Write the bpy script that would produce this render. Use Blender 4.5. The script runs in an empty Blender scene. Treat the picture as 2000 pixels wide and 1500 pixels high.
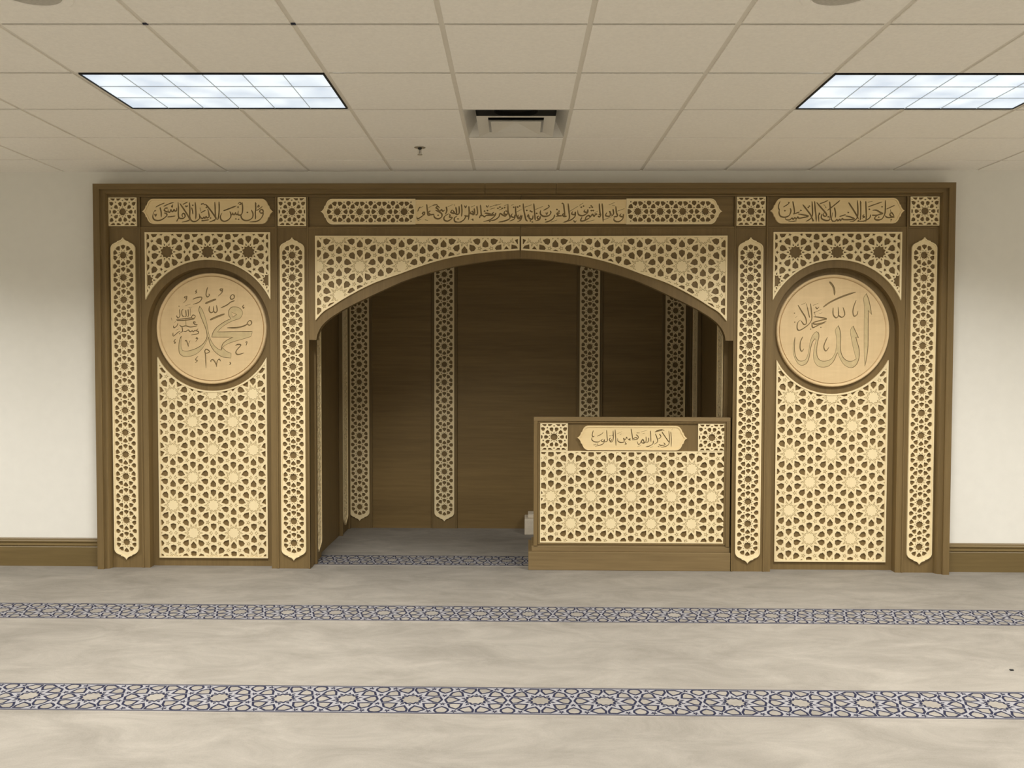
import bpy, bmesh, math, random
from mathutils import Vector, Matrix
from mathutils.geometry import delaunay_2d_cdt
PI = math.pi
S = bpy.context.scene
COL = S.collection

# ------------------------------------------------------------------ camera
CAMLOC = Vector((0.39288, -6.35523, 1.58354))
YAW, PITCH, ROLL = 0.018088, -0.032425, 0.002126
def make_camera():
    f = Vector((-math.sin(YAW)*math.cos(PITCH), math.cos(YAW)*math.cos(PITCH), math.sin(PITCH)))
    r0 = Vector((math.cos(YAW), math.sin(YAW), 0)); u0 = r0.cross(f)
    c, s = math.cos(ROLL), math.sin(ROLL)
    r = r0*c + u0*s; u = u0*c - r0*s
    cam = bpy.data.cameras.new('camera'); cam.sensor_width = 36; cam.lens = 36*1675.333/2000
    cam.clip_start = 0.05; cam.clip_end = 60
    o = bpy.data.objects.new('camera', cam); COL.objects.link(o)
    M = Matrix((r, u, -f)).transposed().to_4x4(); M.translation = CAMLOC
    o.matrix_world = M
    S.camera = o
make_camera()

# ------------------------------------------------------------------ light and exposure
W = bpy.data.worlds.new('world'); S.world = W; W.use_nodes = True
W.node_tree.nodes['Background'].inputs[0].default_value = (0.5, 0.5, 0.5, 1)
W.node_tree.nodes['Background'].inputs[1].default_value = 0.0
S.view_settings.view_transform = 'Standard'; S.view_settings.look = 'None'
S.view_settings.exposure = 0.0; S.view_settings.gamma = 1.0
S.view_settings.use_curve_mapping = False
LAMP_POWER = 75.0
LAMP_COLOR = (1.0, 0.975, 0.94)
LAMP_SPREAD = math.radians(142)
PANEL_EMIT = 0.95
S.cycles.max_bounces = 10; S.cycles.diffuse_bounces = 6

# ------------------------------------------------------------------ helpers
def tag(o, label=None, cat=None, group=None, kind=None):
    if label: o['label'] = label
    if cat: o['category'] = cat
    if group: o['group'] = group
    if kind: o['kind'] = kind
    return o

def thing(name, loc, label, cat, group=None, rz=0.0):
    o = bpy.data.objects.new(name, None); COL.objects.link(o)
    o.empty_display_size = 0.1
    o.location = loc; o.rotation_euler = (0, 0, rz)
    return tag(o, label, cat, group)

def copy_tree(o, parent=None):
    c = o.copy(); COL.objects.link(c)
    if parent: c.parent = parent
    for ch in list(o.children): copy_tree(ch, c)
    return c

class MB:
    def __init__(self): self.v = []; self.f = []; self.m = []
    def add(self, vs, fs, mi=0):
        b = len(self.v); self.v += [tuple(p) for p in vs]
        for f in fs: self.f.append([b+i for i in f]); self.m.append(mi)
        return self
    def box(self, x0, x1, y0, y1, z0, z1, mi=0):
        vs = [(x0,y0,z0),(x1,y0,z0),(x1,y1,z0),(x0,y1,z0),(x0,y0,z1),(x1,y0,z1),(x1,y1,z1),(x0,y1,z1)]
        return self.add(vs, [(0,3,2,1),(4,5,6,7),(0,1,5,4),(1,2,6,5),(2,3,7,6),(3,0,4,7)], mi)
    def prism(self, poly, y0, y1, mi=0):
        """extrude an (x,z) outline from y0 (front) to y1 (back)"""
        poly = ccw(poly); n = len(poly)
        vs = [(p[0], y0, p[1]) for p in poly] + [(p[0], y1, p[1]) for p in poly]
        fs = [tuple(range(n)), tuple(range(2*n-1, n-1, -1))]
        fs += [(i, n+i, n+(i+1) % n, (i+1) % n) for i in range(n)]
        return self.add(vs, fs, mi)
    def extrude_x(self, prof, x0, x1, mi=0):
        """profile list of (y,z) extruded along x"""
        n = len(prof)
        vs = [(x0, p[0], p[1]) for p in prof] + [(x1, p[0], p[1]) for p in prof]
        fs = [tuple(range(n)), tuple(range(2*n-1, n-1, -1))] + [(i, n+i, n+(i+1) % n, (i+1) % n) for i in range(n)]
        return self.add(vs, fs, mi)
    def extrude_z(self, prof, z0, z1, mi=0):
        """profile list of (x,y) extruded along z"""
        n = len(prof)
        vs = [(p[0], p[1], z0) for p in prof] + [(p[0], p[1], z1) for p in prof]
        fs = [tuple(range(n-1, -1, -1)), tuple(range(n, 2*n))] + [(i, (i+1) % n, n+(i+1) % n, n+i) for i in range(n)]
        return self.add(vs, fs, mi)
    def lathe_y(self, prof, n=96, mi=0):
        """profile (radius, y) spun round the y axis"""
        k = len(prof); vs = []
        for i in range(n):
            a = 2*PI*i/n
            for r, y in prof: vs.append((r*math.cos(a), y, r*math.sin(a)))
        fs = []
        for i in range(n):
            j = (i+1) % n
            for q in range(k-1): fs.append((i*k+q, i*k+q+1, j*k+q+1, j*k+q))
        return self.add(vs, fs, mi)
    def lathe_z(self, prof, n=32, mi=0):
        k = len(prof); vs = []
        for i in range(n):
            a = 2*PI*i/n
            for r, z in prof: vs.append((r*math.cos(a), r*math.sin(a), z))
        fs = []
        for i in range(n):
            j = (i+1) % n
            for q in range(k-1): fs.append((i*k+q, j*k+q, j*k+q+1, i*k+q+1))
        return self.add(vs, fs, mi)
    def build(self, name, mats, parent=None, loc=None, bevel=0, smooth=False):
        me = bpy.data.meshes.new(name); me.from_pydata(self.v, [], self.f)
        if not isinstance(mats, (list, tuple)): mats = [mats]
        for m in mats: me.materials.append(m)
        me.polygons.foreach_set('material_index', self.m)
        bm = bmesh.new(); bm.from_mesh(me); bmesh.ops.recalc_face_normals(bm, faces=bm.faces); bm.to_mesh(me); bm.free()
        if smooth: me.polygons.foreach_set('use_smooth', [True]*len(me.polygons))
        me.update()
        o = bpy.data.objects.new(name, me); COL.objects.link(o)
        if parent: o.parent = parent
        if loc: o.location = loc
        if bevel:
            b = o.modifiers.new('bevel', 'BEVEL'); b.width = bevel; b.segments = 2; b.limit_method = 'ANGLE'; b.angle_limit = math.radians(50)
        return o

def area(p): return 0.5*sum(p[i][0]*p[(i+1) % len(p)][1]-p[(i+1) % len(p)][0]*p[i][1] for i in range(len(p)))
def ccw(p): return list(p) if area(p) > 0 else list(reversed(p))
def rect(x0, x1, z0, z1): return [(x0,z0),(x1,z0),(x1,z1),(x0,z1)]
def offset(poly, d):
    """move every edge of a ccw outline outwards by d (inwards when negative)"""
    p = ccw(poly); n = len(p); out = []
    for i in range(n):
        a, b, c = Vector(p[i-1]), Vector(p[i]), Vector(p[(i+1) % n])
        e1 = (b-a).normalized(); e2 = (c-b).normalized()
        n1 = Vector((e1.y, -e1.x)); n2 = Vector((e2.y, -e2.x))
        m = n1+n2; k = m.length_squared
        q = b + m*(2*d/k) if k > 0.05 else b + n1*d
        out.append((q.x, q.y))
    return out
def xf(poly, cx, cz, rot=0.0, s=1.0):
    c, q = math.cos(rot)*s, math.sin(rot)*s
    return [(cx + c*x - q*z, cz + q*x + c*z) for x, z in poly]

def inside(x, z, p):
    c = False; n = len(p); j = n-1
    for i in range(n):
        xi, zi = p[i]; xj, zj = p[j]
        if (zi > z) != (zj > z) and x < (xj-xi)*(z-zi)/(zj-zi) + xi: c = not c
        j = i
    return c

def relief(regions, classify, low_walls=(), exact=False):
    """regions: (tag, outline) pairs, overlapping freely; classify(set of tags) -> None (open) or (height, object key, material index).
    Returns {object key: MB} of stepped relief, heights towards -y, back at y = 0."""
    verts = []; faces = []
    for t, p in regions:
        p = ccw(p); b = len(verts)
        verts += [Vector((x, z)) for x, z in p]; faces.append(list(range(b, b+len(p))))
    V, Ed, F, ov, oe, of = delaunay_2d_cdt(verts, [], faces, 0, 1e-6, True)
    cl = [classify({regions[i][0] for i in ids}) if ids else None for ids in of]
    if exact:                                  # test each triangle's middle against every outline
        bb = [(min(q[0] for q in p), max(q[0] for q in p), min(q[1] for q in p), max(q[1] for q in p)) for t, p in regions]
        cl = []
        for f in F:
            x = sum(V[i].x for i in f)/len(f); z = sum(V[i].y for i in f)/len(f)
            tg = {t for (t, p), b in zip(regions, bb) if b[0] < x < b[1] and b[2] < z < b[3] and inside(x, z, p)}
            cl.append(classify(tg) if tg else None)
    mbs = {}; idx = {}
    def vert(key, i, h):
        mb = mbs.setdefault(key, MB()); k = (key, i, round(h, 6))
        if k not in idx:
            idx[k] = len(mb.v); mb.v.append((V[i].x, -h, V[i].y))
        return idx[k]
    edge = {}
    for f, c in zip(F, cl):
        if c is not None:
            h, key, mi = c
            ids = [vert(key, i, h) for i in f]
            mbs[key].f.append(ids); mbs[key].m.append(mi)
        for q in range(len(f)):
            a, b = f[q], f[(q+1) % len(f)]
            edge.setdefault((min(a, b), max(a, b)), []).append((a, b, c))
    for (a0, b0), l in edge.items():
        A = l[0]; B = l[1] if len(l) > 1 else (A[1], A[0], None)
        ca, cb = A[2], B[2]
        ha = ca[0] if ca else 0.0; hb = cb[0] if cb else 0.0
        if abs(ha-hb) < 1e-7: continue
        hi, lo = (A, B) if ha > hb else (B, A)
        a, b = hi[0], hi[1]
        own = hi[2]
        if lo[2] and lo[2][1] in low_walls: own = lo[2]
        key, mi = own[1], own[2]
        h1, h0 = max(ha, hb), min(ha, hb)
        q = [vert(key, b, h1), vert(key, a, h1), vert(key, a, h0), vert(key, b, h0)]
        mbs[key].f.append(q); mbs[key].m.append(mi)
    return mbs

# ------------------------------------------------------------------ materials
def nodes_of(name):
    m = bpy.data.materials.new(name); m.use_nodes = True
    nt = m.node_tree; return m, nt, nt.nodes['Principled BSDF']
def wood(name, c1, c2, axis='z', fine=70, rough=0.55, figure=0.0, bump=0.04, spec=0.35):
    m, nt, b = nodes_of(name); N = nt.nodes; L = nt.links
    tc = N.new('ShaderNodeTexCoord'); mp = N.new('ShaderNodeMapping')
    lo = fine*0.045
    sc = {'z': (fine, fine, lo), 'x': (lo, fine, fine), 'y': (fine, lo, fine)}[axis]
    mp.inputs['Scale'].default_value = sc
    L.new(tc.outputs['Object'], mp.inputs['Vector'])
    n1 = N.new('ShaderNodeTexNoise'); n1.inputs['Scale'].default_value = 1.0; n1.inputs['Detail'].default_value = 5; n1.inputs['Roughness'].default_value = 0.65
    L.new(mp.outputs[0], n1.inputs['Vector'])
    mp2 = N.new('ShaderNodeMapping'); mp2.inputs['Scale'].default_value = tuple(q*0.09 for q in sc)
    L.new(tc.outputs['Object'], mp2.inputs['Vector'])
    n2 = N.new('ShaderNodeTexNoise'); n2.inputs['Scale'].default_value = 1.0; n2.inputs['Detail'].default_value = 3
    L.new(mp2.outputs[0], n2.inputs['Vector'])
    mx = N.new('ShaderNodeMix'); mx.data_type = 'FLOAT'; mx.inputs[0].default_value = 0.45
    L.new(n1.outputs[0], mx.inputs[2]); L.new(n2.outputs[0], mx.inputs[3])
    val = mx.outputs[0]
    if figure:
        n3 = N.new('ShaderNodeTexNoise'); n3.inputs['Scale'].default_value = 7; n3.inputs['Distortion'].default_value = 1.2
        mp3 = N.new('ShaderNodeMapping'); mp3.inputs['Scale'].default_value = (0.6, 1, 2.6)
        L.new(tc.outputs['Object'], mp3.inputs['Vector']); L.new(mp3.outputs[0], n3.inputs['Vector'])
        mx2 = N.new('ShaderNodeMix'); mx2.data_type = 'FLOAT'; mx2.inputs[0].default_value = figure
        L.new(val, mx2.inputs[2]); L.new(n3.outputs[0], mx2.inputs[3]); val = mx2.outputs[0]
    cr = N.new('ShaderNodeValToRGB')
    cr.color_ramp.elements[0].position = 0.30; cr.color_ramp.elements[0].color = (*c1, 1)
    cr.color_ramp.elements[1].position = 0.70; cr.color_ramp.elements[1].color = (*c2, 1)
    L.new(val, cr.inputs[0]); L.new(cr.outputs[0], b.inputs['Base Color'])
    b.inputs['Roughness'].default_value = rough; b.inputs['Specular IOR Level'].default_value = spec
    if bump:
        bp = N.new('ShaderNodeBump'); bp.inputs['Strength'].default_value = bump; bp.inputs['Distance'].default_value = 0.01
        L.new(val, bp.inputs['Height']); L.new(bp.outputs[0], b.inputs['Normal'])
    return m
def plain(name, c, rough=0.6, noise=0.0, scale=30, metal=0.0, bump=0.0, bscale=400, spec=0.4):
    m, nt, b = nodes_of(name); N = nt.nodes; L = nt.links
    b.inputs['Roughness'].default_value = rough; b.inputs['Metallic'].default_value = metal
    b.inputs['Specular IOR Level'].default_value = spec
    tc = N.new('ShaderNodeTexCoord')
    n = N.new('ShaderNodeTexNoise'); n.inputs['Scale'].default_value = scale; n.inputs['Detail'].default_value = 4
    L.new(tc.outputs['Object'], n.inputs['Vector'])
    cr = N.new('ShaderNodeValToRGB')
    cr.color_ramp.elements[0].position = 0.3; cr.color_ramp.elements[0].color = (*[q*(1-noise) for q in c], 1)
    cr.color_ramp.elements[1].position = 0.7; cr.color_ramp.elements[1].color = (*[min(1, q*(1+noise)) for q in c], 1)
    L.new(n.outputs[0], cr.inputs[0]); L.new(cr.outputs[0], b.inputs['Base Color'])
    if bump:
        n2 = N.new('ShaderNodeTexNoise'); n2.inputs['Scale'].default_value = bscale; n2.inputs['Detail'].default_value = 2
        L.new(tc.outputs['Object'], n2.inputs['Vector'])
        bp = N.new('ShaderNodeBump'); bp.inputs['Strength'].default_value = bump; bp.inputs['Distance'].default_value = 0.004
        L.new(n2.outputs[0], bp.inputs['Height']); L.new(bp.outputs[0], b.inputs['Normal'])
    return m
def carpet(name, c1, c2):
    m, nt, b = nodes_of(name); N = nt.nodes; L = nt.links
    tc = N.new('ShaderNodeTexCoord')
    mp = N.new('ShaderNodeMapping'); mp.inputs['Scale'].default_value = (1.1, 2.3, 1); mp.inputs['Rotation'].default_value = (0, 0, 0.35)
    L.new(tc.outputs['Object'], mp.inputs['Vector'])
    n1 = N.new('ShaderNodeTexNoise'); n1.inputs['Scale'].default_value = 1.9; n1.inputs['Detail'].default_value = 9; n1.inputs['Roughness'].default_value = 0.72; n1.inputs['Distortion'].default_value = 0.6
    L.new(mp.outputs[0], n1.inputs['Vector'])
    n2 = N.new('ShaderNodeTexNoise'); n2.inputs['Scale'].default_value = 160; n2.inputs['Detail'].default_value = 2
    L.new(tc.outputs['Object'], n2.inputs['Vector'])
    mx = N.new('ShaderNodeMix'); mx.data_type = 'FLOAT'; mx.inputs[0].default_value = 0.16
    L.new(n1.outputs[0], mx.inputs[2]); L.new(n2.outputs[0], mx.inputs[3])
    cr = N.new('ShaderNodeValToRGB')
    cr.color_ramp.elements[0].position = 0.36; cr.color_ramp.elements[0].color = (*c1, 1)
    cr.color_ramp.elements[1].position = 0.64; cr.color_ramp.elements[1].color = (*c2, 1)
    L.new(mx.outputs[0], cr.inputs[0]); L.new(cr.outputs[0], b.inputs['Base Color'])
    b.inputs['Roughness'].default_value = 0.95; b.inputs['Specular IOR Level'].default_value = 0.1
    bp = N.new('ShaderNodeBump'); bp.inputs['Strength'].default_value = 0.25; bp.inputs['Distance'].default_value = 0.003
    L.new(n2.outputs[0], bp.inputs['Height']); L.new(bp.outputs[0], b.inputs['Normal'])
    return m

DK1, DK2 = (0.138, 0.0915, 0.035), (0.208, 0.140, 0.055)
M_DV = wood('dark_wood_upright_grain', DK1, DK2, 'z')
M_DH = wood('dark_wood_level_grain', DK1, DK2, 'x')
M_NICHE = wood('dark_wood_niche_veneer', (0.150, 0.097, 0.034), (0.232, 0.153, 0.056), 'x', fine=55)
M_PLINTH = wood('brown_wood_plinth', (0.148, 0.100, 0.041), (0.240, 0.168, 0.076), 'x', fine=45)
M_BASE = wood('baseboard_wood', (0.122, 0.084, 0.031), (0.188, 0.132, 0.052), 'x', fine=40, rough=0.4)
M_MAPLE = wood('pale_maple', (0.80, 0.66, 0.395), (0.86, 0.73, 0.455), 'z', fine=40, rough=0.5, bump=0.015)
M_MAPLE_H = wood('pale_maple_level_grain', (0.75, 0.58, 0.305), (0.83, 0.66, 0.37), 'x', fine=40, rough=0.5, bump=0.015)
M_DISC = wood('figured_maple', (0.62, 0.455, 0.245), (0.76, 0.58, 0.33), 'z', fine=26, rough=0.42, figure=0.35, bump=0.02)  # figure in the colour stands in for the wavy sheen of lacquered curly maple
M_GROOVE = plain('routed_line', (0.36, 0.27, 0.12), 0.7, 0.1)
M_STROKE = plain('carved_letter_stain', (0.27, 0.19, 0.085), 0.7, 0.15)  # darker tone on the floors and sides of the carved strokes
M_FACE = plain('carved_letter_face', (0.58, 0.455, 0.240), 0.6, 0.08)
M_WALL = plain('wall_paint', (0.77, 0.755, 0.695), 0.85, 0.015, 12, bump=0.10, bscale=260, spec=0.2)
M_TILE = plain('acoustic_tile', (0.87, 0.835, 0.765), 0.95, 0.03, 60, bump=0.30, bscale=170, spec=0.1)
M_GRID = plain('ceiling_grid_metal', (0.72, 0.68, 0.60), 0.6, 0.02)
M_CARPET = carpet('beige_carpet', (0.182, 0.166, 0.139), (0.262, 0.241, 0.205))
M_CREAM = plain('cream_step_finish', (0.62, 0.55, 0.43), 0.8, 0.06)
M_NAVY = plain('navy_carpet_pile', (0.018, 0.019, 0.036), 0.95, 0.15, 120, spec=0.1)
M_STRAP = plain('pale_grey_carpet_pile', (0.238, 0.232, 0.236), 0.95, 0.08, 120, spec=0.1)
M_BLACK = plain('black_paint', (0.006, 0.006, 0.007), 0.6)
M_WMETAL = plain('white_enamel', (0.66, 0.635, 0.57), 0.45, 0.02)
M_GREY = plain('grey_louver', (0.55, 0.60, 0.64), 0.4)
M_DUCT = plain('dark_duct', (0.03, 0.028, 0.025), 0.8)
M_CHROME = plain('sprinkler_metal', (0.55, 0.52, 0.46), 0.35, 0.05, metal=0.7)
M_MESH = plain('speaker_grille', (0.46, 0.435, 0.375), 0.7, 0.1, 90)
def glow():
    m, nt, b = nodes_of('lit_diffuser'); N = nt.nodes; L = nt.links
    tc = N.new('ShaderNodeTexCoord'); n = N.new('ShaderNodeTexNoise'); n.inputs['Scale'].default_value = 4.5; n.inputs['Detail'].default_value = 1.5
    L.new(tc.outputs['Object'], n.inputs['Vector'])
    cr = N.new('ShaderNodeValToRGB')
    cr.color_ramp.elements[0].position = 0.35; cr.color_ramp.elements[0].color = (0.60, 0.70, 0.82, 1)
    cr.color_ramp.elements[1].position = 0.62; cr.color_ramp.elements[1].color = (0.86, 0.95, 1.0, 1)
    L.new(n.outputs[0], cr.inputs[0])
    b.inputs['Base Color'].default_value = (0.3, 0.3, 0.3, 1)
    L.new(cr.outputs[0], b.inputs['Emission Color']); b.inputs['Emission Strength'].default_value = PANEL_EMIT
    return m
M_GLOW = glow()

# ------------------------------------------------------------------ the setting
ZC = 2.944; TH = 0.012916; G0 = -2.79159; T = 0.6096
CT, SN = math.cos(TH), math.sin(TH)
def grid(i, j, z=ZC):                       # ceiling grid lines: i counts the long runners, j the cross tees
    u, v = i*T, G0 + j*T
    return (CT*u - SN*v, SN*u + CT*v, z)
XL, XR, YF, YN = -7.0, 7.8, -10.0, 1.62
CX = 0.338                                  # middle of the woodwork

# star pattern ------------------------------------------------------
HEAVY = dict(ap=.485, lo=.69, w=.167, sh=.868, pk=.933, st=.385, si=.30, dt=.53, dw=.405, dh=.045, db=.368, f5=.112, f5i=.046)
ROUTED = dict(HEAVY, f5=.15, f5i=.062, dt=.555, dw=.412, dh=.060, db=.352, st=.39, ar=1.3)
FINE = dict(ap=.50, lo=.70, w=.187, w2=.236, sh=.868, pk=.957, st=.355, si=.285, dt=.49, dw=.395, dh=.042, db=.355, f5=.105, f5i=.045)
def petal(s):
    v = s.get('w2', s['w'])
    return [(s['ap'], 0), (s['lo'], -s['w']), (s['sh'], -v), (s['pk'], 0), (s['sh'], v), (s['lo'], s['w'])]
def star10(s): return [((s['st'] if k % 2 == 0 else s['si'])*math.cos(PI*k/10), (s['st'] if k % 2 == 0 else s['si'])*math.sin(PI*k/10)) for k in range(20)]
def dart(s): return [(s['dt'], 0), (s['dw'], s['dh']), (s['db'], s['dh']*.55), (s['db'], -s['dh']*.55), (s['dw'], -s['dh'])]
def star5(s): return [((s['f5'] if k % 2 == 0 else s['f5i'])*math.cos(PI*k/5), (s['f5'] if k % 2 == 0 else s['f5i'])*math.sin(PI*k/5)) for k in range(10)]
ARROW = [(.925, 0), (.995, .035), (1.014, .105), (1.065, .045), (1.095, 0), (1.065, -.045), (1.014, -.105), (.995, -.035)]
def bow(s): return [(.13, 0), (.13+(s['lo']-s['ap']), s['w']), (.52, s['w']), (.57, 0), (.52, -s['w']), (.13+(s['lo']-s['ap']), -s['w'])]
def rosette(cx, cz, a, base, s):
    out = [('star', xf(star10(s), cx, cz, base, a))]
    for k in range(10):
        out.append(('petal', xf(petal(s), cx, cz, base + k*PI/5, a)))
        out.append(('dart', xf(dart(s), cx, cz, base + (k+.5)*PI/5, a)))
    return out
def tiling(ox, oz, a, rot, s, box):
    """decagon and bow tie lattice; rot 0 has a petal pointing straight up"""
    x0, x1, z0, z1 = box; m = 2.3*a; out = []; seen = set()
    c54, s54 = 2*a*math.cos(math.radians(54)), 2*a*math.sin(math.radians(54))
    cr, sr = math.cos(rot), math.sin(rot)
    for i in range(-16, 17):
        for j in range(-16, 17):
            lx, lz = (i-j)*c54, (i+j)*s54
            cx, cz = ox + cr*lx - sr*lz, oz + sr*lx + cr*lz
            if not (x0-m < cx < x1+m and z0-m < cz < z1+m): continue
            out += rosette(cx, cz, a, PI/2 + rot, s)
            for k in range(10):
                ph = rot + k*PI/5
                if k % 5 == 0: out.append(('arrow', xf([(1.01+(q[0]-1.01)*s.get('ar', 1), q[1]*s.get('ar', 1)) for q in ARROW], cx, cz, ph, a))); continue
                px, pz = cx + 1.0515*a*math.cos(ph), cz + 1.0515*a*math.sin(ph)
                kk = (round(px, 3), round(pz, 3))
                if kk in seen: continue
                seen.add(kk); out.append(('five', xf(star5(s), px, pz, ph + PI/5, a)))
            wx, wz = cx + 1.1756*a*math.cos(rot), cz + 1.1756*a*math.sin(rot)
            for q in (1, -1): out.append(('bow', xf(bow(s), wx, wz, rot + q*PI/2, a)))
    return [(t, p) for t, p in out if max(q[0] for q in p) > x0 and min(q[0] for q in p) < x1 and max(q[1] for q in p) > z0 and min(q[1] for q in p) < z1]
ROUND = [(.51, 0), (.59, .11), (.69, .20), (.82, .21), (.935, .14), (.96, 0), (.935, -.14), (.82, -.21), (.69, -.20), (.59, -.11)]
def chain(n, a, s, outer_stars=False):
    """n rosettes edge to edge along +z, starting at the origin"""
    out = []; vs = set()
    for k in range(n):
        cz = 2*a*k
        out += rosette(0, cz, a, PI/2, s)
        for sx in (1, -1):
            for sz in (1, -1):
                if (k == 0 and sz < 0) or (k == n-1 and sz > 0): continue
                ph = math.atan2(sz*math.sin(math.radians(72)), sx*math.cos(math.radians(72)))
                key = (round(sx*1.0515*a*math.cos(math.radians(72)), 4), round(cz + sz*a, 4))
                if key not in vs:
                    vs.add(key); out.append(('five', xf(star5(s), key[0], key[1], ph + PI/5, a)))
            if outer_stars:
                for sz in (1, -1):
                    if (k == 0 and sz < 0 and outer_stars == 'open') or (k == n-1 and sz > 0 and outer_stars == 'open'): continue
                    ph = math.radians(36) if sx > 0 else math.radians(144)
                    ph *= sz
                    out.append(('five', xf(star5(s), 1.0515*a*math.cos(ph), cz + 1.0515*a*math.sin(ph), ph + PI/5, a)))
            if k < n-1: out.append(('round', xf(ROUND, 0, cz + a, 0 if sx > 0 else PI, a)))
    return out
SOLID_KINDS = {'star', 'dart', 'five', 'arrow'}
def lattice(name, outline, holes, parent, mat, thick=0.011, rim=0.012, rim_h=0.0045, routed=False, plug=None, routw=0.0037, loc=None):
    """carved board: raised rim, openings cut right through, and routed outlines where the small shapes are only engraved"""
    inner = offset(outline, -rim)
    reg = [('board', outline), ('field', inner)]
    for t, p in holes:
        cut = not (routed and t in SOLID_KINDS)
        if cut and plug and plug(t, p): cut = False
        if cut: reg.append(('hole', p))
        else:
            reg.append(('line', p)); reg.append(('core', offset(p, -routw)))
    def cls(s):
        if 'board' not in s: return None
        if 'field' not in s: return (thick + rim_h, 'a', 0)
        if 'hole' in s: return None
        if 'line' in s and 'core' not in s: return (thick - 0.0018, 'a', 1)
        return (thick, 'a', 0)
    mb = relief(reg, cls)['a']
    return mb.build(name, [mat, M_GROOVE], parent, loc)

# floor with its woven pattern bands ---------------------------------
def make_floor():
    mb = MB()
    bands = [(-2.612, -2.302, -0.436, -4.4, 4.9), (-1.285, -0.975, -1.0837, -4.4, 4.9), (0.083, 0.393, -0.06, -1.6, 2.2)]
    a = 0.1487; half = 0.155
    ys = [YF]
    def quad(x0, x1, y0, y1, mi=0, z0=0.0, z1=0.0): mb.add([(x0,y0,z0),(x1,y0,z0),(x1,y1,z1),(x0,y1,z1)], [(0,1,2,3)], mi)
    y = YF
    for (b0, b1, sx, xa, xb) in bands:
        g = b0 - 0.026                                   # seam where two lengths of carpet meet
        quad(XL, XR, y, g-0.012, 0, 0.0, 0.0); quad(XL, XR, g-0.012, g-0.004, 0, 0.0, 0.004); quad(XL, XR, g-0.004, g+.002, 0, 0.004, -0.006); quad(XL, XR, g+.002, g+0.009, 0, -0.006, 0.0); quad(XL, XR, g+0.009, b0)
        quad(XL, xa, b0, b1); quad(xb, XR, b0, b1)
        yc = (b0+b1)/2
        n0 = int((xa - sx)/(2*a)) - 1; n1 = int((xb - sx)/(2*a)) + 1
        hs = chain(n1-n0+1, a, FINE, True)
        hs = [(t, [(q[1] + sx + n0*2*a, -q[0]) for q in p]) for t, p in hs]
        reg = [('all', rect(xa, xb, -half, half)), ('edge', rect(xa-1, xb+1, -half+0.013, half-0.013)), ('edge2', rect(xa-1, xb+1, -half+0.006, half-0.006)),('edge3', rect(xa-1, xb+1, -half+0.008, half-0.008))]
        for t, p in hs:
            big = t in ('petal', 'round', 'star')
            reg.append(('out', offset(p, .0045 if big else .001)))
            reg.append(('core', offset(p, -.0062 if big else -.0045)))
        def cls(s):
            if 'all' not in s: return None
            if 'edge' not in s: return (0, 'f', 2 if ('edge2' in s and 'edge3' not in s) else 1)
            if 'core' in s: return (0, 'f', 0)
            if 'out' in s: return (0, 'f', 1)
            return (0, 'f', 2)
        r = relief(reg, cls)['f']
        for f, m in zip(r.f, r.m):
            mb.add([(r.v[i][0], yc + r.v[i][2], 0) for i in f], [tuple(range(len(f)))], m)
        y = b1
    quad(XL, XR, y, YN)
    return tag(mb.build('floor', [M_CARPET, M_NAVY, M_STRAP]), 'beige carpet with three navy star-pattern bands running along the wall', 'carpet floor', kind='structure')
make_floor()

FX0, FX1, FZ = -2.787, 3.463, 2.836
def make_walls():
    mb = MB(); mb.box(XL, FX0+.05, 0, .12, 0, ZC+.05); mb.box(FX1-.05, XR, 0, .12, 0, ZC+.05); mb.box(FX0+.05, FX1-.05, 0, .12, FZ-.04, ZC+.05)
    tag(mb.build('wall_back', M_WALL), 'cream painted wall around the carved wooden front', 'wall', kind='structure')
    for n, b in (('wall_left', (XL-.1, XL, YF, .12)), ('wall_right', (XR, XR+.1, YF, .12)), ('wall_front', (XL-.1, XR+.1, YF-.1, YF))):
        mb = MB(); mb.box(*b, 0, ZC+.05); tag(mb.build(n, M_WALL), None, None, kind='structure')
    prof = [(0, 0), (-.021, 0), (-.021, .143), (-.017, .150), (-.0225, .156), (-.0225, .160), (-.012, .168), (-.012, .176), (-.018, .182), (-.018, .188), (-.011, .196), (-.011, .203), (-.006, .211), (0, .211)]
    for n, x0, x1, l in (('baseboard_left', XL, FX0, 'brown moulded baseboard left of the carved front'), ('baseboard_right', FX1, XR, 'brown moulded baseboard right of the carved front')):
        mb = MB(); mb.extrude_x(prof, x0, x1); tag(mb.build(n, M_BASE), l, 'baseboard', kind='structure')
make_walls()

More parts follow.
